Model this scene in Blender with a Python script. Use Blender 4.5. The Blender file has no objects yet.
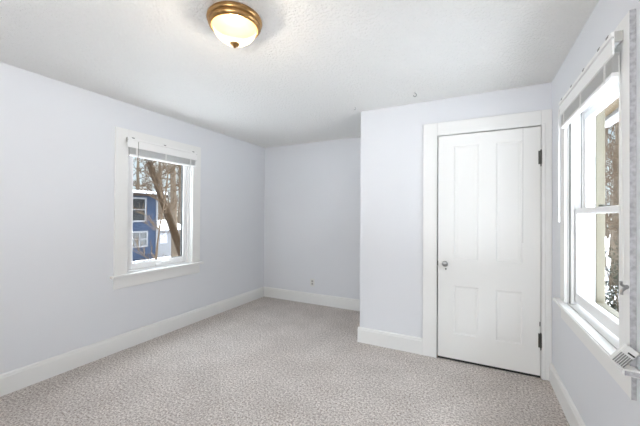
import bpy, bmesh, math, random
from mathutils import Vector, Matrix, Euler

S = bpy.context.scene
COL = S.collection

# ------------------------------------------------------------------ camera
H = 2.4134                     # ceiling height
EYE = 1.32
XL, XR = -3.058, 0.558         # side walls
YB, YC, XC = 4.045, 3.061, -1.071   # alcove back wall, closet front wall, closet outer corner
YR = -2.60                     # wall behind the camera
yaw, pitch, roll = (math.radians(a) for a in (26.7828, 0.4334, 0.3696))
fwd = Vector((-math.sin(yaw) * math.cos(pitch), math.cos(yaw) * math.cos(pitch), math.sin(pitch)))
rgt = Vector((math.cos(yaw), math.sin(yaw), 0))
up = rgt.cross(fwd)
r2 = rgt * math.cos(roll) + up * math.sin(roll)
u2 = -rgt * math.sin(roll) + up * math.cos(roll)
cam = bpy.data.cameras.new('camera')
cam.sensor_width = 36
cam.lens = 305.9951 / 640 * 36
cam.clip_start = 0.02
camo = bpy.data.objects.new('camera', cam)
COL.objects.link(camo)
m = Matrix((r2, u2, -fwd)).transposed().to_4x4()
m.translation = (0, 0, EYE)
camo.matrix_world = m
S.camera = camo

# ------------------------------------------------------------------ exposure, sky, large lights
S.view_settings.view_transform = 'Standard'
S.view_settings.look = 'None'
S.view_settings.gamma = 1
S.view_settings.use_curve_mapping = False
S.view_settings.exposure = -0.02
SKY = 1.5

W = bpy.data.worlds.new('overcast_sky')
S.world = W
W.use_nodes = True
nt = W.node_tree
nt.nodes.clear()
tc = nt.nodes.new('ShaderNodeTexCoord')
sx = nt.nodes.new('ShaderNodeSeparateXYZ')
cr = nt.nodes.new('ShaderNodeValToRGB')
# overcast luminance: pale near the horizon, several times brighter overhead
cr.color_ramp.elements[0].position = 0.0
cr.color_ramp.elements[0].color = (0.56, 0.61, 0.64, 1)
cr.color_ramp.elements[1].position = 1.0
cr.color_ramp.elements[1].color = (8.4, 9.2, 10.2, 1)
e_ = cr.color_ramp.elements.new(0.30)
e_.color = (0.47, 0.60, 0.70, 1)
e_ = cr.color_ramp.elements.new(0.46)
e_.color = (5.6, 6.1, 6.8, 1)
bg = nt.nodes.new('ShaderNodeBackground')
bg.inputs['Strength'].default_value = SKY
wo = nt.nodes.new('ShaderNodeOutputWorld')
nt.links.new(tc.outputs['Generated'], sx.inputs[0])
nt.links.new(sx.outputs['Z'], cr.inputs[0])
nt.links.new(cr.outputs[0], bg.inputs[0])
nt.links.new(bg.outputs[0], wo.inputs[0])


def area(name, loc, target, sx_, sy_, power, col, portal=False):
    L = bpy.data.lights.new(name, 'AREA')
    L.shape = 'RECTANGLE'
    L.size, L.size_y = sx_, sy_
    L.energy = power
    L.color = col
    o = bpy.data.objects.new(name, L)
    COL.objects.link(o)
    o.location = loc
    o.rotation_euler = (Vector(target) - Vector(loc)).to_track_quat('-Z', 'Y').to_euler()
    if portal:
        L.cycles.is_portal = True
    return o


# low sun travelling along the house, so that it lies on the snow but enters no window
SUN = 30.0
sl = bpy.data.lights.new('sun', 'SUN')
sl.energy = SUN
sl.color = (1.0, 0.93, 0.84)
sl.angle = math.radians(1.0)
so_ = bpy.data.objects.new('sun', sl)
COL.objects.link(so_)
so_.rotation_euler = Vector((0.0, -0.80, -0.62)).to_track_quat('-Z', 'Y').to_euler()

# sky portals at the two windows (they only guide sampling, they add no light)
area('sky_portal_right', (XR + 0.20, 2.14, 1.38), (XR - 1, 2.14, 1.38), 1.0, 1.4, 1, (1, 1, 1), True)
area('sky_portal_left', (XL - 0.20, 2.22, 1.38), (XL + 1, 2.22, 1.38), 1.0, 1.4, 1, (1, 1, 1), True)
# added fill lights behind the camera: one off the ceiling, two at the walls
area('bounce_fill', (-0.1, -1.5, 1.2), (-0.15, -0.9, 2.4), 0.8, 0.8, 56, (0.97, 0.98, 1.0))
fl = area('soft_fill', (-0.3, -1.6, 1.5), (-3.0, 2.4, 1.6), 0.6, 1.2, 6, (0.97, 0.98, 1.0))
fl.data.spread = math.radians(70)
fl = area('side_fill', (-2.4, -1.8, 1.4), (0.5, 2.3, 0.8), 0.6, 0.9, 4.8, (0.97, 0.98, 1.0))
fl.data.spread = math.radians(54)


# ------------------------------------------------------------------ materials
def mat(name, col, rough=0.5, metal=0.0, spec=0.5, emit=None, estr=0.0, bump=None, var=None):
    """bump = (scale, distance, strength); var = (scale, other colour, detail)"""
    M = bpy.data.materials.new(name)
    M.use_nodes = True
    t = M.node_tree
    b = t.nodes['Principled BSDF']
    b.inputs['Base Color'].default_value = (*col, 1)
    b.inputs['Roughness'].default_value = rough
    b.inputs['Metallic'].default_value = metal
    b.inputs['Specular IOR Level'].default_value = spec
    if emit:
        b.inputs['Emission Color'].default_value = (*emit, 1)
        b.inputs['Emission Strength'].default_value = estr
    c = None
    if bump or var:
        c = t.nodes.new('ShaderNodeTexCoord')
    if var:
        n = t.nodes.new('ShaderNodeTexNoise')
        n.inputs['Scale'].default_value = var[0]
        n.inputs['Detail'].default_value = var[2]
        r = t.nodes.new('ShaderNodeValToRGB')
        r.color_ramp.elements[0].position = 0.35
        r.color_ramp.elements[1].position = 0.65
        r.color_ramp.elements[0].color = (*col, 1)
        r.color_ramp.elements[1].color = (*var[1], 1)
        t.links.new(c.outputs['Object'], n.inputs['Vector'])
        t.links.new(n.outputs[0], r.inputs[0])
        t.links.new(r.outputs[0], b.inputs['Base Color'])
    if bump:
        n = t.nodes.new('ShaderNodeTexNoise')
        n.inputs['Scale'].default_value = bump[0]
        n.inputs['Detail'].default_value = 3
        p = t.nodes.new('ShaderNodeBump')
        p.inputs['Distance'].default_value = bump[1]
        p.inputs['Strength'].default_value = bump[2]
        t.links.new(c.outputs['Object'], n.inputs['Vector'])
        t.links.new(n.outputs[0], p.inputs['Height'])
        t.links.new(p.outputs[0], b.inputs['Normal'])
    return M


M_wall = mat('pale_lavender_paint', (0.724, 0.739, 0.767), 0.55, bump=(90, 0.002, 0.12))
M_trim = mat('white_trim_paint', (0.80, 0.80, 0.785), 0.35, bump=(40, 0.001, 0.08))
M_door = mat('white_door_paint', (0.80, 0.80, 0.78), 0.4, bump=(30, 0.002, 0.08))
M_vinyl = mat('white_vinyl', (0.84, 0.84, 0.84), 0.3)
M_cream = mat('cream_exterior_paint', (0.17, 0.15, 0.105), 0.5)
M_brass = mat('antique_brass', (0.50, 0.30, 0.13), 0.3, 1.0, var=(14, (0.40, 0.23, 0.09), 2))
M_shade = mat('frosted_lamp_glass', (0.30, 0.26, 0.18), 0.3, emit=(1.0, 0.90, 0.70), estr=0.72)
_t = M_shade.node_tree                     # the bowl lets part of the bulb's light straight through
_x = _t.nodes.new('ShaderNodeMixShader')
_tr = _t.nodes.new('ShaderNodeBsdfTransparent')
_x.inputs[0].default_value = 0.25
_t.links.new(_t.nodes['Principled BSDF'].outputs[0], _x.inputs[1])
_t.links.new(_tr.outputs[0], _x.inputs[2])
_t.links.new(_x.outputs[0], _t.nodes['Material Output'].inputs[0])
M_blind = mat('white_blind_slats', (0.62, 0.62, 0.61), 0.4)
M_rail = mat('white_blind_rail', (0.84, 0.84, 0.83), 0.35)
M_bracket = mat('grey_bracket_enamel', (0.45, 0.45, 0.43), 0.4)
M_clip = mat('grey_clip_plastic', (0.22, 0.22, 0.21), 0.4)
M_cord = mat('white_cord', (0.8, 0.8, 0.78), 0.7)
M_steel = mat('grey_steel', (0.35, 0.35, 0.35), 0.3, 0.9)
M_iron = mat('dark_hinge_metal', (0.10, 0.10, 0.09), 0.45, 0.7)
M_dark = mat('dark_slot', (0.02, 0.02, 0.02), 0.6)
M_plate = mat('outlet_plastic', (0.72, 0.72, 0.70), 0.35)
M_gasket = mat('dark_gasket', (0.03, 0.03, 0.03), 0.6)
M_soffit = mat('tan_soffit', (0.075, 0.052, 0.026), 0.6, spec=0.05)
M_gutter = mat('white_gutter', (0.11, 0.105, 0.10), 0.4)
M_snow = mat('snow', (0.72, 0.74, 0.78), 0.7, spec=0.05, bump=(3, 0.1, 0.5), var=(0.9, (0.62, 0.64, 0.68), 4))
M_bark = mat('brown_bark', (0.020, 0.0125, 0.0065), 0.9, spec=0.05, bump=(22, 0.03, 0.8), var=(9, (0.014, 0.0075, 0.0035), 5))
M_bark2 = mat('grey_tan_bark', (0.075, 0.058, 0.042), 0.9, spec=0.05, bump=(22, 0.03, 0.8), var=(9, (0.045, 0.034, 0.025), 5))
M_twig = mat('tan_twigs', (0.048, 0.033, 0.021), 0.9, spec=0.05)
M_siding = mat('blue_siding', (0.0175, 0.0255, 0.044), 0.6, spec=0.05)
M_housewhite = mat('white_house_trim', (0.105, 0.105, 0.11), 0.5, spec=0.05)
M_housebrown = mat('brown_eave', (0.018, 0.012, 0.009), 0.7, spec=0.05)
M_housepane = mat('dark_house_pane', (0.008, 0.009, 0.010), 0.12)
M_shrub = mat('grey_green_leaves', (0.016, 0.018, 0.012), 0.8, spec=0.05, var=(6, (0.008, 0.010, 0.006), 3))


def carpet_mat():
    M = bpy.data.materials.new('beige_carpet')
    M.use_nodes = True
    t = M.node_tree
    b = t.nodes['Principled BSDF']
    b.inputs['Roughness'].default_value = 0.95
    b.inputs['Specular IOR Level'].default_value = 0.1
    c = t.nodes.new('ShaderNodeTexCoord')
    n = t.nodes.new('ShaderNodeTexNoise')
    n.inputs['Scale'].default_value = 125
    n.inputs['Detail'].default_value = 4
    n.inputs['Roughness'].default_value = 0.75
    r = t.nodes.new('ShaderNodeValToRGB')
    e = r.color_ramp.elements
    e[0].position = 0.40
    e[0].color = (0.32, 0.272, 0.243, 1)
    e[1].position = 0.60
    e[1].color = (0.88, 0.825, 0.78, 1)
    n3 = t.nodes.new('ShaderNodeTexNoise')
    n3.inputs['Scale'].default_value = 70
    n3.inputs['Detail'].default_value = 2
    ad = t.nodes.new('ShaderNodeMath')
    ad.operation = 'MULTIPLY_ADD'
    ad.inputs[1].default_value = 0.45
    n2 = t.nodes.new('ShaderNodeTexNoise')
    n2.inputs['Scale'].default_value = 3.2
    n2.inputs['Detail'].default_value = 3
    r2_ = t.nodes.new('ShaderNodeValToRGB')
    r2_.color_ramp.elements[0].position = 0.35
    r2_.color_ramp.elements[0].color = (0.89, 0.885, 0.88, 1)
    r2_.color_ramp.elements[1].position = 0.65
    r2_.color_ramp.elements[1].color = (1, 1, 1, 1)
    mx = t.nodes.new('ShaderNodeMixRGB')
    mx.blend_type = 'MULTIPLY'
    mx.inputs[0].default_value = 1
    bp = t.nodes.new('ShaderNodeBump')
    bp.inputs['Distance'].default_value = 0.012
    bp.inputs['Strength'].default_value = 0.6
    L = t.links.new
    L(c.outputs['Object'], n.inputs['Vector'])
    L(c.outputs['Object'], n2.inputs['Vector'])
    sc_ = t.nodes.new('ShaderNodeMath')
    sc_.operation = 'MULTIPLY'
    sc_.inputs[1].default_value = 0.55
    L(c.outputs['Object'], n3.inputs['Vector'])
    L(n.outputs[0], sc_.inputs[0])
    L(n3.outputs[0], ad.inputs[0])
    L(sc_.outputs[0], ad.inputs[2])
    L(ad.outputs[0], r.inputs[0])
    L(n2.outputs[0], r2_.inputs[0])
    L(r.outputs[0], mx.inputs[1])
    L(r2_.outputs[0], mx.inputs[2])
    L(mx.outputs[0], b.inputs['Base Color'])
    L(n.outputs[0], bp.inputs['Height'])
    L(bp.outputs[0], b.inputs['Normal'])
    return M


M_carpet = carpet_mat()


def ceiling_mat():
    M = mat('textured_ceiling_paint', (0.88, 0.875, 0.855), 0.7)
    t = M.node_tree
    b = t.nodes['Principled BSDF']
    c = t.nodes.new('ShaderNodeTexCoord')
    n = t.nodes.new('ShaderNodeTexNoise')
    n.inputs['Scale'].default_value = 55
    n.inputs['Detail'].default_value = 4
    n.inputs['Roughness'].default_value = 0.6
    r = t.nodes.new('ShaderNodeValToRGB')
    r.color_ramp.elements[0].position = 0.42
    r.color_ramp.elements[1].position = 0.62
    p = t.nodes.new('ShaderNodeBump')
    p.inputs['Distance'].default_value = 0.008
    p.inputs['Strength'].default_value = 0.65
    t.links.new(c.outputs['Object'], n.inputs['Vector'])
    t.links.new(n.outputs[0], r.inputs[0])
    t.links.new(r.outputs[0], p.inputs['Height'])
    t.links.new(p.outputs[0], b.inputs['Normal'])
    return M


M_ceil = ceiling_mat()


def glass_mat():
    M = bpy.data.materials.new('clear_window_glass')
    M.use_nodes = True
    t = M.node_tree
    t.nodes.clear()
    o = t.nodes.new('ShaderNodeOutputMaterial')
    a = t.nodes.new('ShaderNodeBsdfTransparent')
    a.inputs[0].default_value = (0.97, 0.985, 0.98, 1)
    g = t.nodes.new('ShaderNodeBsdfGlossy')
    g.inputs['Roughness'].default_value = 0.02
    x = t.nodes.new('ShaderNodeMixShader')
    x.inputs[0].default_value = 0.04
    t.links.new(a.outputs[0], x.inputs[1])
    t.links.new(g.outputs[0], x.inputs[2])
    t.links.new(x.outputs[0], o.inputs[0])
    return M


M_glass = glass_mat()


# ------------------------------------------------------------------ mesh helpers
class MB:
    def __init__(self, xf=None):
        self.bm = bmesh.new()
        self.xf = xf

    def _v(self, p):
        return self.bm.verts.new(self.xf(*p) if self.xf else p)

    def box(self, a, b, bev=0.0, rot=None, seg=1):
        x0, y0, z0 = (min(a[i], b[i]) for i in range(3))
        x1, y1, z1 = (max(a[i], b[i]) for i in range(3))
        P = [(x0, y0, z0), (x1, y0, z0), (x1, y1, z0), (x0, y1, z0), (x0, y0, z1), (x1, y0, z1), (x1, y1, z1), (x0, y1, z1)]
        if rot:                                   # rot = (matrix, pivot)
            P = [tuple(rot[0] @ (Vector(p) - Vector(rot[1])) + Vector(rot[1])) for p in P]
        v = [self._v(p) for p in P]
        F = [self.bm.faces.new([v[i] for i in q]) for q in ((0, 3, 2, 1), (4, 5, 6, 7), (0, 1, 5, 4), (1, 2, 6, 5), (2, 3, 7, 6), (3, 0, 4, 7))]
        if bev:
            ed = list({e for f in F for e in f.edges})
            bmesh.ops.bevel(self.bm, geom=ed, offset=bev, segments=seg, affect='EDGES', clamp_overlap=True)
        return self

    def prism(self, prof, place, a, b):
        """profile points (p, q) swept between a and b; place(s, p, q) gives the point"""
        A = [self._v(place(a, *q)) for q in prof]
        B = [self._v(place(b, *q)) for q in prof]
        n = len(prof)
        for i in range(n):
            self.bm.faces.new((A[i], A[(i + 1) % n], B[(i + 1) % n], B[i]))
        self.bm.faces.new(A[::-1])
        self.bm.faces.new(B)
        return self

    def tube(self, pts, rad, n=8, cap=True):
        pts = [Vector(p) for p in pts]
        rad = rad if isinstance(rad, (list, tuple)) else [rad] * len(pts)
        rings = []
        ref = None
        for i, p in enumerate(pts):
            d = (pts[min(i + 1, len(pts) - 1)] - pts[max(i - 1, 0)]).normalized()
            if ref is None:
                ref = d.orthogonal().normalized()
            ref = (ref - d * ref.dot(d))
            ref = ref.normalized() if ref.length > 1e-6 else d.orthogonal().normalized()
            w = d.cross(ref)
            rings.append([self._v(tuple(p + (ref * math.cos(2 * math.pi * k / n) + w * math.sin(2 * math.pi * k / n)) * rad[i])) for k in range(n)])
        for A, B in zip(rings, rings[1:]):
            for k in range(n):
                self.bm.faces.new((A[k], A[(k + 1) % n], B[(k + 1) % n], B[k]))
        if cap:
            self.bm.faces.new(rings[0][::-1])
            self.bm.faces.new(rings[-1])
        return self

    def lathe(self, prof, c, n=40, axis='z'):
        """profile (r, h) turned about an axis through c"""
        R = []
        for r, h in prof:
            ring = []
            for k in range(n if r > 1e-6 else 1):
                a = 2 * math.pi * k / n
                d = {'z': (r * math.cos(a), r * math.sin(a), h), 'y': (r * math.cos(a), h, r * math.sin(a)), 'x': (h, r * math.cos(a), r * math.sin(a))}[axis]
                ring.append(self._v((c[0] + d[0], c[1] + d[1], c[2] + d[2])))
            R.append(ring)
        for A, B in zip(R, R[1:]):
            for k in range(n):
                q = [A[k % len(A)], A[(k + 1) % len(A)], B[(k + 1) % len(B)], B[k % len(B)]]
                q = list(dict.fromkeys(q))
                if len(q) > 2:
                    self.bm.faces.new(q)
        return self

    def build(self, name, M, parent=None, smooth=False, origin=None):
        bmesh.ops.recalc_face_normals(self.bm, faces=self.bm.faces)
        me = bpy.data.meshes.new(name)
        if origin is not None:
            bmesh.ops.translate(self.bm, verts=self.bm.verts, vec=-Vector(origin))
        self.bm.to_mesh(me)
        self.bm.free()
        for mm in (M if isinstance(M, (list, tuple)) else [M]):
            me.materials.append(mm)
        if smooth:
            me.polygons.foreach_set('use_smooth', [True] * len(me.polygons))
            if smooth != 'all':
                me.set_sharp_from_angle(angle=math.radians(38))
        o = bpy.data.objects.new(name, me)
        COL.objects.link(o)
        if origin is not None:
            o.location = origin
        if parent:
            o.parent = parent
            o.matrix_parent_inverse = Matrix.Translation(-Vector(parent.location))
        return o


def tag(o, label=None, cat=None, group=None, kind=None):
    for k, v in (('label', label), ('category', cat), ('group', group), ('kind', kind)):
        if v:
            o[k] = v
    return o


def empty(name, loc, label=None, cat=None, group=None, kind=None):
    o = bpy.data.objects.new(name, None)
    o.empty_display_size = 0.05
    COL.objects.link(o)
    o.location = loc
    return tag(o, label, cat, group, kind)


# ------------------------------------------------------------------ room shell
T = 0.14                      # wall thickness
GZ = -1.15                    # ground outside


def structure(o, label, cat):
    return tag(o, label, cat, kind='structure')


def wall_with_hole(name, x0, x1, u0, u1, hole, label):
    """a wall whose plane is x = const, holed at (u0, u1, z0, z1)"""
    a, b, c, d = hole
    mb = MB()
    mb.box((x0, u0, GZ), (x1, u1, c)).box((x0, u0, d), (x1, u1, H))
    mb.box((x0, u0, c), (x1, a, d)).box((x0, b, c), (x1, u1, d))
    return structure(mb.build(name, M_wall), label, 'wall')


LW = dict(u0=1.83, u1=2.605, z0=0.709, z1=2.035)       # left window opening
RW = dict(u0=1.704, u1=2.575, z0=0.719, z1=2.015)      # right window opening

structure(MB().box((XL, YR, -0.2), (XR, YB, 0)).build('floor', M_carpet), 'beige grey cut pile carpet covering the whole floor', 'floor')
structure(MB().box((XL - T, YR - T, H), (XR + T, YB + T, H + 0.16)).build('ceiling', M_ceil), 'white textured ceiling', 'ceiling')
wall_with_hole('wall_left', XL - T, XL, YR - T, YB + T, (LW['u0'], LW['u1'], LW['z0'], LW['z1']), 'long pale lavender wall with the square window')
wall_with_hole('wall_right', XR, XR + T, YR - T, YB + T, (RW['u0'], RW['u1'], RW['z0'], RW['z1']), 'pale lavender wall with the sash window beside the closet')
structure(MB().box((XL, YB, GZ), (XR, YB + T, H)).build('wall_back', M_wall), 'shaded lavender wall at the back of the alcove', 'wall')
structure(MB().box((XL, YR - T, GZ), (XR, YR, H)).build('wall_rear', M_wall), 'lavender wall behind the viewpoint', 'wall')

# closet: front wall with the doorway, side wall towards the alcove
DX0, DX1, DZ = -0.303, 0.484, 2.062
mb = MB()
mb.box((XC, YC, 0), (DX0 - 0.012, YC + 0.11, H)).box((DX1 + 0.012, YC, 0), (XR, YC + 0.11, H)).box((DX0 - 0.012, YC, DZ + 0.012), (DX1 + 0.012, YC + 0.11, H))
structure(mb.build('wall_closet_front', M_wall), 'pale lavender closet wall around the white door', 'wall')
structure(MB().box((XC, YC + 0.11, 0), (XC + 0.10, YB, H)).build('wall_closet_side', M_wall), 'side of the closet facing the alcove', 'wall')

BP = [(0, 0), (0.017, 0), (0.017, 0.128), (0.0135, 0.134), (0.0125, 0.146), (0.008, 0.152), (0, 0.155)]


def baseboard(name, place, a, b, label):
    structure(MB().prism(BP, place, a, b).build(name, M_trim), label, 'baseboard')


baseboard('baseboard_left', lambda s, p, q: (XL + p, s, q), YR, YB, 'white baseboard along the long wall under the square window')
baseboard('baseboard_back', lambda s, p, q: (s, YB - p, q), XL + 0.017, XC - 0.017, 'white baseboard at the back of the alcove')
baseboard('baseboard_closet_front', lambda s, p, q: (s, YC - p, q), XC - 0.017, -0.437, 'white baseboard left of the closet door')
baseboard('baseboard_closet_side', lambda s, p, q: (XC - p, s, q), YC, YB, 'white baseboard on the side of the closet')
baseboard('baseboard_right', lambda s, p, q: (XR - p, s, q), YR + 0.017, YC - 0.024, 'white baseboard under the sash window')
baseboard('baseboard_rear', lambda s, p, q: (s, YR + p, q), XL + 0.017, XR, 'white baseboard behind the viewpoint')

# ------------------------------------------------------------------ closet door and its casing
PR = 0.022
trim = empty('trim_1', (0.09, YC, 0), 'white flat casing around the closet door', 'door casing', kind='structure')
CO, CI = -0.437, DX0 - 0.008
MB().box((CO, YC - PR, 0), (CI, YC, 2.192), 0.003).build('side_casing', M_trim, trim)
MB().box((DX1 + 0.004, YC - PR, 0), (XR - 0.001, YC, 2.192), 0.003).build('side_casing', M_trim, trim)
MB().box((CI, YC - PR, DZ + 0.008), (DX1 + 0.004, YC, 2.192), 0.003).build('head_casing', M_trim, trim)
mb = MB()
mb.box((CI - 0.012, YC - PR - 0.007, 0), (CI, YC - PR, DZ + 0.016), 0.002)
mb.box((DX1 + 0.012, YC - PR - 0.007, 0), (DX1 + 0.030, YC - PR, DZ + 0.016), 0.002)
mb.build('casing_bead', M_trim, trim)
mb = MB()
mb.box((DX0 - 0.012, YC, 0), (DX0 - 0.008, YC + 0.11, DZ + 0.008)).box((DX1 + 0.004, YC, 0), (DX1 + 0.012, YC + 0.11, DZ + 0.008))
mb.box((DX0 - 0.012, YC, DZ + 0.008), (DX1 + 0.012, YC + 0.11, DZ + 0.012))
mb.build('door_jamb', M_trim, trim)

DB = 0.022
DF = YC - 0.010               # front face of the door
door = empty('door_1', (0.09, YC, DB), 'white four panel closet door, shut', 'door', kind='structure')
PAN = [(-0.172, 0.036, 0.925, 1.965), (0.163, 0.364, 0.925, 1.965), (-0.172, 0.036, 0.245, 0.69), (0.163, 0.364, 0.245, 0.69)]
mb = MB()
xs = [DX0, PAN[0][0], PAN[0][1], PAN[1][0], PAN[1][1], DX1]
zs = [DB, 0.245, 0.69, 0.925, 1.965, DZ]
for i in range(5):
    for j in range(5):
        if i in (1, 3) and j in (1, 3):
            continue
        f = [mb._v((x, DF, z)) for x, z in ((xs[i], zs[j]), (xs[i + 1], zs[j]), (xs[i + 1], zs[j + 1]), (xs[i], zs[j + 1]))]
        mb.bm.faces.new(f)
        f = [mb._v((x, DF + 0.035, z)) for x, z in ((xs[i], zs[j]), (xs[i + 1], zs[j]), (xs[i + 1], zs[j + 1]), (xs[i], zs[j + 1]))]
        mb.bm.faces.new(f)
for (x0, z0, x1, z1) in ((DX0, DB, DX1, DB), (DX0, DZ, DX1, DZ), (DX0, DB, DX0, DZ), (DX1, DB, DX1, DZ)):
    mb.bm.faces.new([mb._v(p) for p in ((x0, DF, z0), (x1, DF, z1), (x1, DF + 0.035, z1), (x0, DF + 0.035, z0))])
bmesh.ops.remove_doubles(mb.bm, verts=mb.bm.verts, dist=1e-5)
mb.build('door_frame', M_door, door)
for (x0, x1, z0, z1) in PAN:
    mb = MB()
    # moulded edge dropping to a flat field with a faint raised centre
    rings = [(0.0, 0.0), (0.006, 0.001), (0.012, 0.0065), (0.018, 0.007), (0.030, 0.0068), (0.034, 0.0055)]
    V = []
    for ins, dep in rings:
        V.append([mb._v((x, DF + dep, z)) for x, z in ((x0 + ins, z0 + ins), (x1 - ins, z0 + ins), (x1 - ins, z1 - ins), (x0 + ins, z1 - ins))])
    for A, B in zip(V, V[1:]):
        for k in range(4):
            mb.bm.faces.new((A[k], A[(k + 1) % 4], B[(k + 1) % 4], B[k]))
    mb.bm.faces.new(V[-1])
    bk = [mb._v((x, DF + 0.035, z)) for x, z in ((x0, z0), (x1, z0), (x1, z1), (x0, z1))]
    mb.bm.faces.new(bk)
    mb.build('door_panel', M_door, door)
MB().box((DX0, DF + 0.006, 0.003), (DX1, DF + 0.030, DB)).build('door_gap_shade', M_dark, door)  # dark strip set into the gap under the door for its shade
# fine joint line of the hinge stile
MB().box((0.3605, DF - 0.0006, 1.10), (0.3630, DF + 0.001, DZ - 0.001)).build('stile_joint', mat('joint_shadow_paint', (0.45, 0.45, 0.44), 0.6), door)
kx, kz = -0.239, 0.885
MB().lathe([(0, DF - 0.004), (0.014, DF - 0.004), (0.016, DF - 0.001), (0.016, DF)], (kx, 0, kz), 24, 'y').build('knob_rosette', M_steel, door, 'soft')
MB().lathe([(0.007, DF), (0.007, DF - 0.022), (0.016, DF - 0.027), (0.0255, DF - 0.036), (0.027, DF - 0.046), (0.022, DF - 0.055), (0.010, DF - 0.060), (0, DF - 0.061)], (kx, 0, kz), 28, 'y').build('door_knob', M_steel, door, 'soft')
MB().lathe([(0, DF - 0.003), (0.006, DF - 0.003), (0.0085, DF)], (kx + 0.004, 0, 0.834), 18, 'y').box((kx + 0.002, DF - 0.0035, 0.822), (kx + 0.006, DF, 0.834)).build('keyhole', M_clip, door)
MB().box((DX0 - 0.007, DF - 0.001, 0.86), (DX0 + 0.002, DF + 0.004, 0.905)).build('latch_plate', M_iron, door)
for z0, z1 in ((1.752, 1.862), (0.252, 0.366)):
    mb = MB()
    hx = DX1 + 0.001
    mb.lathe([(0, z0 - 0.022), (0.003, z0 - 0.020), (0.005, z0 - 0.010), (0.004, z0 - 0.003), (0.0075, z0), (0.0075, z1), (0.004, z1 + 0.003), (0.005, z1 + 0.007), (0, z1 + 0.011)], (hx, DF - 0.008, 0), 16)
    for k in range(1, 5):
        zz = z0 + (z1 - z0) * k / 5
        mb.lathe([(0.0082, zz - 0.001), (0.0082, zz + 0.001)], (hx, DF - 0.008, 0), 16)
    mb.box((hx - 0.017, DF - 0.0025, z0), (hx + 0.003, DF + 0.001, z1))
    mb.build('hinge', M_iron, door, 'soft')
MB().box((DX1 - 0.008, DF - 0.002, 0.425), (DX1 - 0.001, DF + 0.001, 0.462), 0.001).build('strike_mark', M_iron, door)


# ------------------------------------------------------------------ windows
def to_left(u, w, v):
    return (XL + w, u, v)


def to_right(u, w, v):
    return (XR - w, u, v)


def casing_set(root, xf, o, cw, top, sill_top, st_out, horn, ap_bot, pr=0.02):
    """flat casings, stool and apron round an opening; o = opening"""
    u0, u1, z0, z1 = o['u0'], o['u1'], o['z0'], o['z1']
    MB(xf).box((u0 - cw, 0, sill_top), (u0, pr, top), 0.002).build('side_casing', M_trim, root)
    MB(xf).box((u1, 0, sill_top), (u1 + cw, pr, top), 0.002).build('side_casing', M_trim, root)
    MB(xf).box((u0, 0, z1), (u1, pr, top), 0.002).build('head_casing', M_trim, root)
    MB(xf).box((u0 - cw - horn, 0.0, sill_top - 0.026), (u1 + cw + horn, st_out, sill_top), 0.006, seg=2).box((u0, -T - 0.02, sill_top - 0.026), (u1, 0.0, sill_top)).build('sill', M_trim, root)
    MB(xf).box((u0 - cw, 0, ap_bot), (u1 + cw, 0.016, sill_top - 0.026), 0.002).build('apron', M_trim, root)
    j = 0.010
    mb = MB(xf)
    mb.box((u0, -T, sill_top), (u0 + j, 0, z1)).box((u1 - j, -T, sill_top), (u1, 0, z1)).box((u0 + j, -T, z1 - j), (u1 - j, 0, z1))
    mb.build('window_jamb', M_vinyl, root)


def frame_ring(mb, u0, u1, z0, z1, su, sb, st, w0, w1, bev=0.003):
    mb.box((u0, w0, z0), (u0 + su, w1, z1), bev).box((u1 - su, w0, z0), (u1, w1, z1), bev)
    mb.box((u0 + su, w0, z0), (u1 - su, w1, z0 + sb), bev).box((u0 + su, w0, z1 - st), (u1 - su, w1, z1), bev)


# --- left: one large hinged pane
w1 = empty('window_1', (XL, 2.2175, 0.735), 'square window with one large pane in the long wall', 'window', kind='structure')
casing_set(w1, to_left, LW, 0.118, 2.152, 0.735, 0.052, 0.036, 0.602)
mb = MB(to_left)
frame_ring(mb, 1.842, 2.593, 0.742, 2.022, 0.022, 0.014, 0.02, -0.085, -0.022, 0.002)
mb.build('window_frame', M_vinyl, w1)
mb = MB(to_left)
frame_ring(mb, 1.866, 2.569, 0.758, 2.000, 0.052, 0.062, 0.060, -0.080, -0.036, 0.004)
sash = mb.build('sash', M_vinyl, w1)
MB(to_left).box((1.918, -0.062, 0.820), (2.517, -0.056, 1.940)).build('pane', M_glass, sash)
mb = MB(to_left)
mb.box((2.508, -0.070, 0.820), (2.517, -0.050, 1.940)).box((1.918, -0.070, 0.820), (2.508, -0.050, 0.825))
mb.build('glass_gasket', M_gasket, sash)
mb = MB(to_left)
mb.box((2.16, -0.036, 0.760), (2.30, -0.020, 0.792), 0.005, seg=2)
mb.tube([(2.23, -0.022, 0.790), (2.25, -0.006, 0.800), (2.30, 0.004, 0.800), (2.325, 0.004, 0.792)], [0.008, 0.008, 0.006, 0.007], 8)
mb.build('crank_handle', M_vinyl, w1, 'soft')

# --- right: double-hung, seen along the wall
w2 = empty('window_2', (XR, 2.14, 0.745), 'double-hung sash window beside the closet', 'window', kind='structure')
casing_set(w2, to_right, RW, 0.100, 2.130, 0.745, 0.056, 0.048, 0.615)
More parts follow.
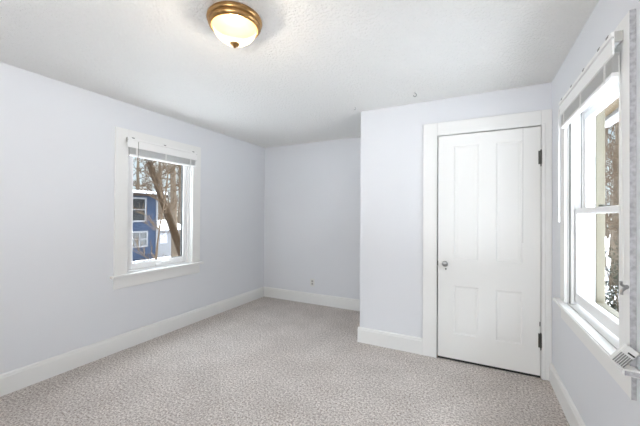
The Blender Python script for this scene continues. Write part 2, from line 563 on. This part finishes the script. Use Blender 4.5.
# speckled grey strips on the near casing edge and the sill and apron ends
M_edge = mat('speckled_grey_edge', (0.50, 0.50, 0.52), 0.7, var=(60, (0.34, 0.34, 0.35), 5))
we = MB(to_right).box((1.6025, 0.0005, 0.746), (1.6038, 0.0195, 2.129)).box((1.6025, 0.0005, 0.616), (1.6038, 0.0155, 0.718)).build('grey_edge', M_edge, w2)
we['label'] = 'speckled grey side edge of the near casing'
MB(to_right).box((1.5548, 0.004, 0.7235), (1.5562, 0.050, 0.7405)).build('grey_sill_end', M_edge, w2)
u0, u1 = RW['u0'] + 0.010, RW['u1'] - 0.010
mb = MB(to_right)
for s in (0, 1):                                         # parting strips on the jambs
    e = (u0, u0 + 0.014) if s == 0 else (u1 - 0.014, u1)
    mb.box((e[0], -0.030, 0.751), (e[1], -0.012, 2.005), 0.002)
    mb.box((e[0], -0.077, 0.751), (e[1], -0.069, 2.005), 0.002)
    mb.box((e[0], -0.126, 0.751), (e[1], -0.114, 2.005), 0.002)
mb.box((u0, -0.030, 1.985), (u1, -0.012, 2.005), 0.002)
mb.build('window_frame', M_vinyl, w2)
mb = MB(to_right)
frame_ring(mb, u0 + 0.001, u1 - 0.001, 0.762, 1.375, 0.046, 0.066, 0.034, -0.068, -0.032, 0.004)
low = mb.build('lower_sash', M_vinyl, w2)
MB(to_right).box((u0 + 0.047, -0.053, 0.828), (u1 - 0.047, -0.048, 1.341)).build('pane', M_glass, low)
mb = MB(to_right)
frame_ring(mb, u0 + 0.001, u1 - 0.001, 1.345, 1.995, 0.046, 0.034, 0.050, -0.113, -0.078, 0.004)
upp = mb.build('upper_sash', M_vinyl, w2)
MB(to_right).box((u0 + 0.047, -0.098, 1.379), (u1 - 0.047, -0.093, 1.9455)).build('pane', M_glass, upp)
mb = MB(to_right)
um = (u0 + u1) / 2
mb.lathe([(0, 0), (0.016, 0), (0.016, 0.006), (0.010, 0.012), (0, 0.013)], (um, -0.052, 1.375), 16)
mb.box((um - 0.006, -0.085, 1.377), (um + 0.034, -0.050, 1.385), 0.002)
mb.build('sash_lock', M_iron, w2)
mb = MB(to_right)
for e in ((u0, u0 + 0.004), (u1 - 0.004, u1)):
    mb.box((e[0], -0.0115, 0.746), (e[1], -0.0035, 2.005)).box((e[0], -0.0685, 0.746), (e[1], -0.0665, 2.005))
mb.build('weatherstrip', M_clip, w2)
mb = MB(to_right)                                        # cream storm frame on the outside
frame_ring(mb, RW['u0'] - 0.02, RW['u1'] + 0.02, 0.700, 2.115, 0.040, 0.075, 0.06, -0.185, -0.141, 0.003)
mb.build('storm_frame', M_cream, w2)
mb = MB(to_left)
frame_ring(mb, LW['u0'] - 0.03, LW['u1'] + 0.03, 0.690, 2.06, 0.035, 0.060, 0.05, -0.175, -0.141, 0.003)
mb.build('storm_frame', M_vinyl, w1)


# ------------------------------------------------------------------ blinds
def blind(xf, a, b, top, w, label, wand_u=None, cords=(), clips=()):
    """a raised mini blind; a..b along the wall, w = front distance from the wall"""
    root = empty('window_blind', xf((a + b) / 2, 0.02, top - 0.2), label, 'blind', 'raised blinds over the windows')
    back = 0.0215
    VH = 0.098
    mb = MB(xf)
    mb.box((a + 0.004, back, top - 0.042), (b - 0.004, w - 0.006, top - 0.002), 0.002)
    mb.build('headrail', M_rail, root)
    mb = MB(xf)                                          # valance with a lip at the top and a groove below it
    prof = [(w - 0.008, top - VH), (w, top - VH + 0.003), (w, top - 0.030), (w - 0.0065, top - 0.029), (w - 0.0065, top - 0.021), (w + 0.002, top - 0.020), (w + 0.002, top - 0.002), (w - 0.008, top)]
    mb.prism([(p - 0.0, q) for p, q in prof], lambda s, p, q: (s, p, q), a, b)
    val = mb.build('valance', M_rail, root)
    for e0 in (a + 0.001, b - 0.006):
        MB(xf).box((e0, back - 0.001, top - 0.044), (e0 + 0.005, w - 0.0045, top - 0.001), 0.001).build('end_bracket', M_bracket, root)
    for c in clips:
        MB(xf).box((c - 0.012, w - 0.012, top - 0.001), (c + 0.012, w + 0.003, top + 0.003), 0.001).box((c - 0.012, w + 0.001, top - 0.007), (c + 0.012, w + 0.003, top + 0.002)).build('valance_clip', M_clip, root)
    n = 17
    sb = top - VH - 0.072
    mb = MB(xf)
    for k in range(n):
        z = sb + 0.012 + k * 0.0046
        pr_ = [(back + 0.002 + (w - back - 0.008) * t / 4, z + 0.0022 * math.sin(math.pi * t / 4)) for t in range(5)]
        pr_ += [(p, q + 0.0022) for p, q in pr_[::-1]]
        mb.prism(pr_, lambda s, p, q: (s, p, q), a + 0.022 + 0.0008 * (k % 3), b - 0.014 - 0.0008 * ((k + 1) % 3))
    mb.build('slat_stack', M_blind, root)
    MB(xf).box((a + 0.021, back + 0.002, sb - 0.008), (b - 0.013, w - 0.005, sb + 0.010), 0.003).build('bottom_rail', M_rail, root)
    for f in (0.11, 0.5, 0.89):
        u = a + (b - a) * f
        MB(xf).box((u - 0.008, w - 0.0055, sb - 0.009), (u + 0.008, w - 0.0035, top - VH + 0.002)).build('ladder_tape', M_cord, root)
    if wand_u:
        u, z0 = wand_u
        MB(xf).tube([(u, w + 0.006, top - 0.055), (u, w + 0.007, (top + z0) / 2), (u, w + 0.006, z0 + 0.06), (u, w + 0.006, z0)], [0.0045, 0.0045, 0.0045, 0.006], 6).build('tilt_wand', M_vinyl, root, 'all')
    return root


bl = blind(to_left, 1.803, 2.632, 2.070, 0.058, 'white raised blind on the square window of the long wall', clips=(1.855, 2.20, 2.575))
MB(to_left).tube([(1.905, 0.061, 2.04), (1.905, 0.062, 1.97), (1.906, 0.061, 1.885)], 0.0022, 6).build('lift_cord', M_clip, bl)
br = blind(to_right, 1.655, 2.535, 2.082, 0.056, 'white raised blind on the sash window beside the closet', wand_u=(2.505, 1.285), clips=(1.70, 1.80, 2.02, 2.24, 2.46))
# lift cord dropping from the near end of the right blind to the cleat, its tassels below
MB(to_right).tube([(1.668, 0.030, 1.985), (1.664, 0.023, 1.6), (1.648, 0.023, 1.2), (1.622, 0.030, 1.062)], 0.0011, 6).tube([(1.672, 0.030, 1.985), (1.670, 0.0235, 1.6), (1.662, 0.0235, 1.2), (1.640, 0.026, 1.10), (1.622, 0.034, 1.056)], 0.0011, 6).build('lift_cord', M_cord, br)

cl = empty('cord_cleat', (XR - 0.02, 1.612, 1.052), 'small grey metal cord hook on the near casing of the sash window', 'hook')
mb = MB(to_right)
mb.box((1.606, 0.0201, 1.027), (1.626, 0.0235, 1.072), 0.002)
mb.build('base_plate', M_vinyl, cl)
mb = MB(to_right)
mb.tube([(1.612, 0.022, 1.050), (1.608, 0.034, 1.050), (1.604, 0.044, 1.056), (1.602, 0.046, 1.070)], [0.007, 0.006, 0.005, 0.005], 8)
mb.tube([(1.612, 0.022, 1.048), (1.606, 0.034, 1.042), (1.600, 0.044, 1.032), (1.597, 0.046, 1.018)], [0.007, 0.006, 0.005, 0.005], 8)
mb.build('hook_arm', M_steel, cl, 'soft')

# ribbed plastic bracket left standing on the near horn of the sill, tipped against the wall
rb = empty('blind_bracket', (0.514, 1.578, 0.745), 'small ribbed white plastic bracket tipped against the wall on the near end of the sill', 'bracket')
Rm = Matrix.Rotation(-math.atan2(0.8, 0.6), 3, 'Y')
pv = (0.514, 1.578, 0.7905)
MB().box((pv[0] - 0.039, pv[1] - 0.011, pv[2] - 0.023), (pv[0] + 0.039, pv[1] + 0.013, pv[2] + 0.023), 0.003, (Rm, pv), 2).build('bracket_body', M_plate, rb)
for k in range(6):
    z = pv[2] - 0.021 + k * 0.0074
    MB().box((pv[0] - 0.0385, pv[1] - 0.0135, z), (pv[0] + 0.006, pv[1] - 0.0105, z + 0.0034), 0, (Rm, pv)).build('rib', M_clip, rb)
MB().box((pv[0] + 0.014, pv[1] - 0.0118, pv[2] - 0.020), (pv[0] + 0.020, pv[1] - 0.0108, pv[2] + 0.004), 0, (Rm, pv)).build('slot', M_dark, rb)

# ------------------------------------------------------------------ ceiling light and hooks
LX, LY = -1.190, 1.294
lamp = empty('ceiling_light', (LX, LY, H), 'flush brass ceiling light with a glowing frosted glass bowl', 'ceiling light')
MB().lathe([(0, H), (0.136, H), (0.142, H - 0.004), (0.148, H - 0.012), (0.1495, H - 0.024), (0.146, H - 0.031), (0.140, H - 0.035), (0.1415, H - 0.041), (0.142, H - 0.048), (0.136, H - 0.057), (0.126, H - 0.062), (0.121, H - 0.058), (0.119, H - 0.040), (0, H - 0.036)], (LX, LY, 0), 64).build('base_ring', M_brass, lamp, 'soft')
prof = []
for k in range(15):
    t = k / 14 * math.pi / 2
    prof.append((0.119 * math.cos(t) ** 1.12 if k < 14 else 0.0, H - 0.050 - 0.096 * math.sin(t)))
MB().lathe(prof, (LX, LY, 0), 64).build('glass_bowl', M_shade, lamp, 'all')
b0 = H - 0.146
MB().lathe([(0, b0 + 0.006), (0.018, b0 + 0.005), (0.027, b0 + 0.001), (0.025, b0 - 0.004), (0.015, b0 - 0.009), (0.007, b0 - 0.013), (0.008, b0 - 0.017), (0.005, b0 - 0.021), (0, b0 - 0.023)], (LX, LY, 0), 28).build('finial', M_brass, lamp, 'soft')
bulb = bpy.data.lights.new('bulb', 'POINT')
bulb.energy = 46
bulb.color = (1.0, 0.86, 0.68)
bulb.shadow_soft_size = 0.03
bo = bpy.data.objects.new('bulb', bulb)
COL.objects.link(bo)
bo.location = (LX, LY, H - 0.095)


def ceiling_hook(x, y, s, label):
    root = empty('ceiling_hook', (x, y, H), label, 'hook')
    MB().lathe([(0, H), (0.008 * s, H), (0.007 * s, H - 0.004 * s), (0.003 * s, H - 0.006 * s)], (x, y, 0), 16).build('hook_plate', M_plate, root, 'soft')
    pts = [(x, y, H - 0.002)]
    for k in range(9):
        a = math.pi / 2 - k / 8 * 1.45 * math.pi
        pts.append((x + 0.014 * s * math.cos(a) * 0.9, y, H - 0.026 * s + 0.014 * s * math.sin(a)))
    MB().tube(pts, 0.0028 * s, 8).build('hook_wire', M_steel, root, 'all')


ceiling_hook(-1.077, 2.900, 0.7, 'tiny grey screw hook in the ceiling above the closet corner')
ceiling_hook(-0.471, 2.778, 1.05, 'larger grey swag hook in the ceiling left of the closet door')

# ------------------------------------------------------------------ wall outlet
ox, oz = -2.160, 0.315
out = empty('wall_outlet', (ox, YB, oz - 0.058), 'white electrical outlet above the alcove baseboard', 'outlet')
MB().box((ox - 0.036, YB - 0.006, oz - 0.058), (ox + 0.036, YB, oz + 0.058), 0.003, seg=2).build('cover_plate', M_plate, out)
for dz in (-0.02, 0.02):
    so = MB().box((ox - 0.016, YB - 0.0085, oz + dz - 0.0145), (ox + 0.016, YB - 0.005, oz + dz + 0.0145), 0.004, seg=2).build('socket', M_bracket, out)
    mb = MB()
    mb.box((ox - 0.008, YB - 0.009, oz + dz - 0.002), (ox - 0.005, YB - 0.008, oz + dz + 0.008)).box((ox + 0.005, YB - 0.009, oz + dz - 0.002), (ox + 0.008, YB - 0.008, oz + dz + 0.008))
    mb.build('slot', M_dark, so)

# ------------------------------------------------------------------ outside
gm = MB()
gm.box((-60, -30, GZ - 0.3), (60, 70, GZ))
structure(gm.build('ground', M_snow), 'snow covered yard outside the windows', 'ground')
# eave and gutter over the right window
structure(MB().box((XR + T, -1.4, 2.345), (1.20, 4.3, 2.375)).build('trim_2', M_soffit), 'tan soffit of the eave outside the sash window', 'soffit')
prof = [(1.20, 2.42), (1.20, 2.31), (1.215, 2.285), (1.25, 2.275), (1.29, 2.285), (1.315, 2.32), (1.325, 2.42), (1.315, 2.42), (1.30, 2.33), (1.26, 2.29), (1.215, 2.31), (1.21, 2.42)]
structure(MB().prism(prof, lambda s, p, q: (p, s, q), -1.4, 4.3).build('trim_3', M_gutter), 'pale gutter on the eave outside the sash window', 'gutter')


def tree(name, base, top, r0, seed, M, label, nb=16, blen=2.2, spread=0.9, twist=0.15, start=0.25, group=None, cat='tree', depth=3):
    rnd = random.Random(seed)
    root = empty(name, base, label, cat, group)
    base, top = Vector(base), Vector(top)
    ax = top - base
    n = 12
    pts, rad = [], []
    off = Vector((0, 0, 0))
    for i in range(n + 1):
        t = i / n
        if 0 < i < n:
            off = off + Vector((rnd.uniform(-1, 1), rnd.uniform(-1, 1), 0)) * twist * 0.35
        pts.append(base + ax * t + off * min(1, 3 * t * (1.2 - t)))
        rad.append(r0 * (1 - 0.62 * t) * (1.25 if i == 0 else 1))
    mb = MB()
    if cat == 'sapling':
        mb.tube(pts, rad, 6)
    else:
        MB().tube(pts, rad, 10).build('trunk', M, root, 'all')

    def grow(p, d, r, L, lev):
        k = 6 if lev < 2 else 4
        q, qs, rs = p.copy(), [p.copy()], [r]
        dd = d.normalized()
        for i in range(k):
            dd = (dd + Vector((rnd.uniform(-1, 1), rnd.uniform(-1, 1), rnd.uniform(-0.7, 1))) * 0.24).normalized()
            q = q + dd * (L / k)
            qs.append(q.copy())
            rs.append(max(0.006 if base.y < 11 else 0.010, r * (1 - 0.78 * (i + 1) / k)))
        mb.tube(qs, rs, 5 if lev == 0 else 3, cap=False)
        if lev < depth:
            for c in range(5 if lev == 0 else 4):
                j = rnd.randint(1, k)
                side = Vector((rnd.uniform(-1, 1), rnd.uniform(-1, 1), rnd.uniform(-0.3, 0.9)))
                grow(qs[j], (qs[j] - qs[j - 1]).normalized() * 0.8 + side * spread, rs[j] * 0.72, L * rnd.uniform(0.4, 0.62), lev + 1)
    for b in range(nb):
        t = start + (1 - start) * (b + rnd.random()) / nb
        i = min(n - 1, int(t * n))
        p = pts[i].lerp(pts[i + 1], t * n - i)
        a = rnd.uniform(0, 2 * math.pi)
        grow(p, Vector((math.cos(a), math.sin(a), rnd.uniform(-0.1, 0.7))), rad[i] * rnd.uniform(0.2, 0.38), blen * rnd.uniform(0.6, 1.1) * (1.15 - 0.5 * t), 0)
    mb.build('branches', M_twig, root)
    return root


# left view: the leaning tree, a straight one behind it, and woods further off
tree('tree', (-9.0, 7.76, GZ), (-9.0, 5.30, 4.8), 0.155, 3, M_bark, 'thick brown bare tree leaning left, nearest outside the square window', 12, 1.4, 0.9, 0.03, 0.45)
tree('tree', (-12.5, 9.75, GZ), (-12.6, 9.55, 7.5), 0.17, 8, M_bark2, 'straight grey tan bare tree right of the leaning trunk, square window view', 14, 2.0, 0.9, 0.12, 0.4)
woods = [(-23.8, 14.9, 8.5, 0.16), (-23.6, 18.9, 9.5, 0.2), (-29.5, 15.6, 9, 0.18), (-29.0, 20.8, 9, 0.2), (-33.5, 19.2, 10, 0.2), (-33.8, 24.0, 10, 0.22)]
for i, (x, y, h, r) in enumerate(woods):
    tree('tree', (x, y, GZ), (x + 0.3, y - 0.2, h), r, 20 + i, M_bark2, 'bare tree among the woods behind the blue house', 20, 1.55, 1.0, 0.2, 0.2, 'bare woods behind the blue house')

# blue house
hx = -16.0
house = empty('house', (hx - 3, 9.0, GZ), 'blue clapboard house with white trimmed windows beyond the leaning tree', 'house')
mb = MB()
mb.box((hx - 6, 6.0, GZ), (hx, 11.28, 2.45))
for k in range(22):
    z = GZ + 0.1 + k * 0.16
    mb.prism([(0, 0), (0.022, 0), (0, 0.15)], lambda s, p, q: (hx + p, s, z + q), 6.0, 11.28)
mb.build('siding', M_siding, house)
MB().box((hx, 11.20, GZ), (hx + 0.05, 11.30, 2.45)).build('corner_board', M_housewhite, house)
MB().prism([(0.45, 2.40), (0.45, 2.56), (-3, 2.75), (-6.4, 2.56), (-6.4, 2.40)], lambda s, p, q: (hx + p, s, q), 5.6, 11.6).build('snowy_roof', M_snow, house)
MB().box((hx - 0.0, 5.6, 2.30), (hx + 0.48, 11.62, 2.42)).build('eave', M_housebrown, house)


def house_window(y0, y1, z0, z1, cols, rows):
    mb = MB()
    t = 0.09
    mb.box((hx, y0, z0), (hx + 0.06, y0 + t, z1)).box((hx, y1 - t, z0), (hx + 0.06, y1, z1)).box((hx, y0 + t, z0), (hx + 0.06, y1 - t, z0 + t)).box((hx, y0 + t, z1 - t), (hx + 0.06, y1 - t, z1))
    for c in range(1, cols):
        y = y0 + (y1 - y0) * c / cols
        mb.box((hx, y - 0.025, z0 + t), (hx + 0.045, y + 0.025, z1 - t))
    for r in range(1, rows):
        z = z0 + (z1 - z0) * r / rows
        mb.box((hx, y0 + t, z - 0.025), (hx + 0.045, y1 - t, z + 0.025))
    f = mb.build('window_frame', M_housewhite, house)
    MB().box((hx + 0.022, y0 + t, z0 + t), (hx + 0.03, y1 - t, z1 - t)).build('pane', M_housepane, f)


house_window(9.78, 10.72, -0.46, 0.42, 2, 2)
house_window(9.62, 10.62, 0.90, 2.22, 1, 2)
# white side porch
porch = empty('porch', (hx - 0.8, 12.0, GZ), 'small white entry porch with a snowy roof beside the blue house', 'porch')
mb = MB()
mb.box((hx - 1.6, 11.34, GZ), (hx - 0.05, 12.80, 0.42))
mb.build('porch_wall', M_housewhite, porch)
MB().box((hx - 0.05, 11.50, -0.35), (hx - 0.02, 11.95, 0.22)).build('porch_door', mat('grey_porch_door', (0.20, 0.21, 0.23), 0.5), porch)
MB().prism([(-1.7, 0.42), (0.3, 0.42), (0.3, 0.50), (-1.0, 0.95), (-1.7, 0.95)], lambda s, p, q: (hx + p, s, q), 11.30, 13.0).build('porch_roof', M_snow, porch)
MB().box((hx + 0.15, 12.75, GZ), (hx + 0.25, 12.85, 0.42)).build('porch_post', M_housewhite, porch)

# fallen branch low across the left view
fb = empty('fallen_branch', (-7.0, 4.6, GZ), 'dead brown branch propped low across the yard', 'branch')
MB().tube([(-7.2, 4.2, GZ + 0.03), (-7.1, 4.7, 0.03), (-7.0, 5.2, 0.08), (-7.0, 5.9, 0.02), (-7.1, 6.5, GZ + 0.03)], [0.03, 0.03, 0.027, 0.022, 0.015], 8).build('branch_wood', M_bark, fb, 'all')


# twiggy saplings between the square window and the blue house
for i, (x, y, h, lb) in enumerate([(-6.0, 3.95, 3.3, 'thin twiggy sapling in front of the blue house, left of the leaning trunk'), (-11.0, 7.6, 4.6, 'thin twiggy sapling near the blue house corner')]):
    tree('sapling', (x, y, GZ), (x - 0.2, y + 0.9, h), 0.022, 71 + i, M_twig, lb, 9, 0.8, 1.0, 0.10, 0.22, cat='sapling', depth=2)

# right view: leafy shrub close to the house, bare trees behind
def shrub(base, rx, rz, seed, label):
    rnd = random.Random(seed)
    root = empty('shrub', base, label, 'shrub')
    mb = MB()
    lf = MB()
    for k in range(46):
        a = rnd.uniform(0, 2 * math.pi)
        p = Vector(base)
        d = Vector((math.cos(a) * 0.5, math.sin(a) * 0.5, 1)).normalized()
        pts = [p.copy()]
        n = 6
        L = rz * rnd.uniform(0.6, 1.0)
        for i in range(n):
            d = (d + Vector((rnd.uniform(-1, 1), rnd.uniform(-1, 1), rnd.uniform(-0.5, 0.5))) * 0.3).normalized()
            p = p + d * L / n
            p.x = max(base[0] - rx, min(base[0] + rx, p.x))
            p.y = max(base[1] - rx, min(base[1] + rx, p.y))
            pts.append(p.copy())
            for q in range(64 if i else 8):
                c = p + Vector((rnd.gauss(0, 1), rnd.gauss(0, 1), rnd.gauss(0, 1))) * 0.09
                s = rnd.uniform(0.014, 0.030)
                e1 = Vector((rnd.gauss(0, 1), rnd.gauss(0, 1), rnd.gauss(0, 1))).normalized()
                e2 = e1.orthogonal().normalized()
                lf.bm.faces.new([lf.bm.verts.new(c + v) for v in (e1 * s, e2 * s * 0.45, -e1 * s, -e2 * s * 0.45)])
        mb.tube(pts, [0.016 * (1 - 0.11 * i) for i in range(n + 1)], 4, cap=False)
    mb.build('stem', M_twig, root)
    lf.build('foliage', M_shrub, root)


shrub((2.05, 6.75, GZ), 0.42, 2.5, 5, 'dark leafy shrub close outside the lower sash of the double-hung window')
tree('tree', (3.55, 9.6, GZ), (3.75, 9.9, 6.5), 0.10, 41, M_bark2, 'bare tree nearest behind the shrub outside the sash window', 14, 1.5, 1.0, 0.15, 0.30)
for i, (x, y, h) in enumerate([(4.6, 14.8, 8.0), (5.6, 19.8, 8.5), (7.6, 25.0, 9.0)]):
    tree('tree', (x, y, GZ), (x + 0.2, y + 0.2, h), 0.17, 50 + i, M_bark2, 'bare tree in the distance outside the sash window', 18, 2.6, 1.0, 0.15, 0.12, 'distant bare trees outside the sash window')

# far woods all round the yard
rnd = random.Random(99)
mb = MB()
for k in range(1700):
    a = rnd.uniform(0, 2 * math.pi)
    d = rnd.uniform(42, 54)
    b = Vector((d * math.cos(a), d * math.sin(a) + 4, GZ))
    h = rnd.uniform(2.5, 6.5)
    t = b + Vector((rnd.uniform(-1, 1), rnd.uniform(-1, 1), 0)) * 0.9 + Vector((0, 0, h))
    mb.tube([b, b.lerp(t, 0.5) + Vector((rnd.uniform(-0.3, 0.3), rnd.uniform(-0.3, 0.3), 0)), t], [0.13, 0.10, 0.04], 3, cap=False)
tag(mb.build('thicket', M_bark2), 'brown grey line of far bare woods at the edge of the snowy yard', 'woods', kind='stuff')
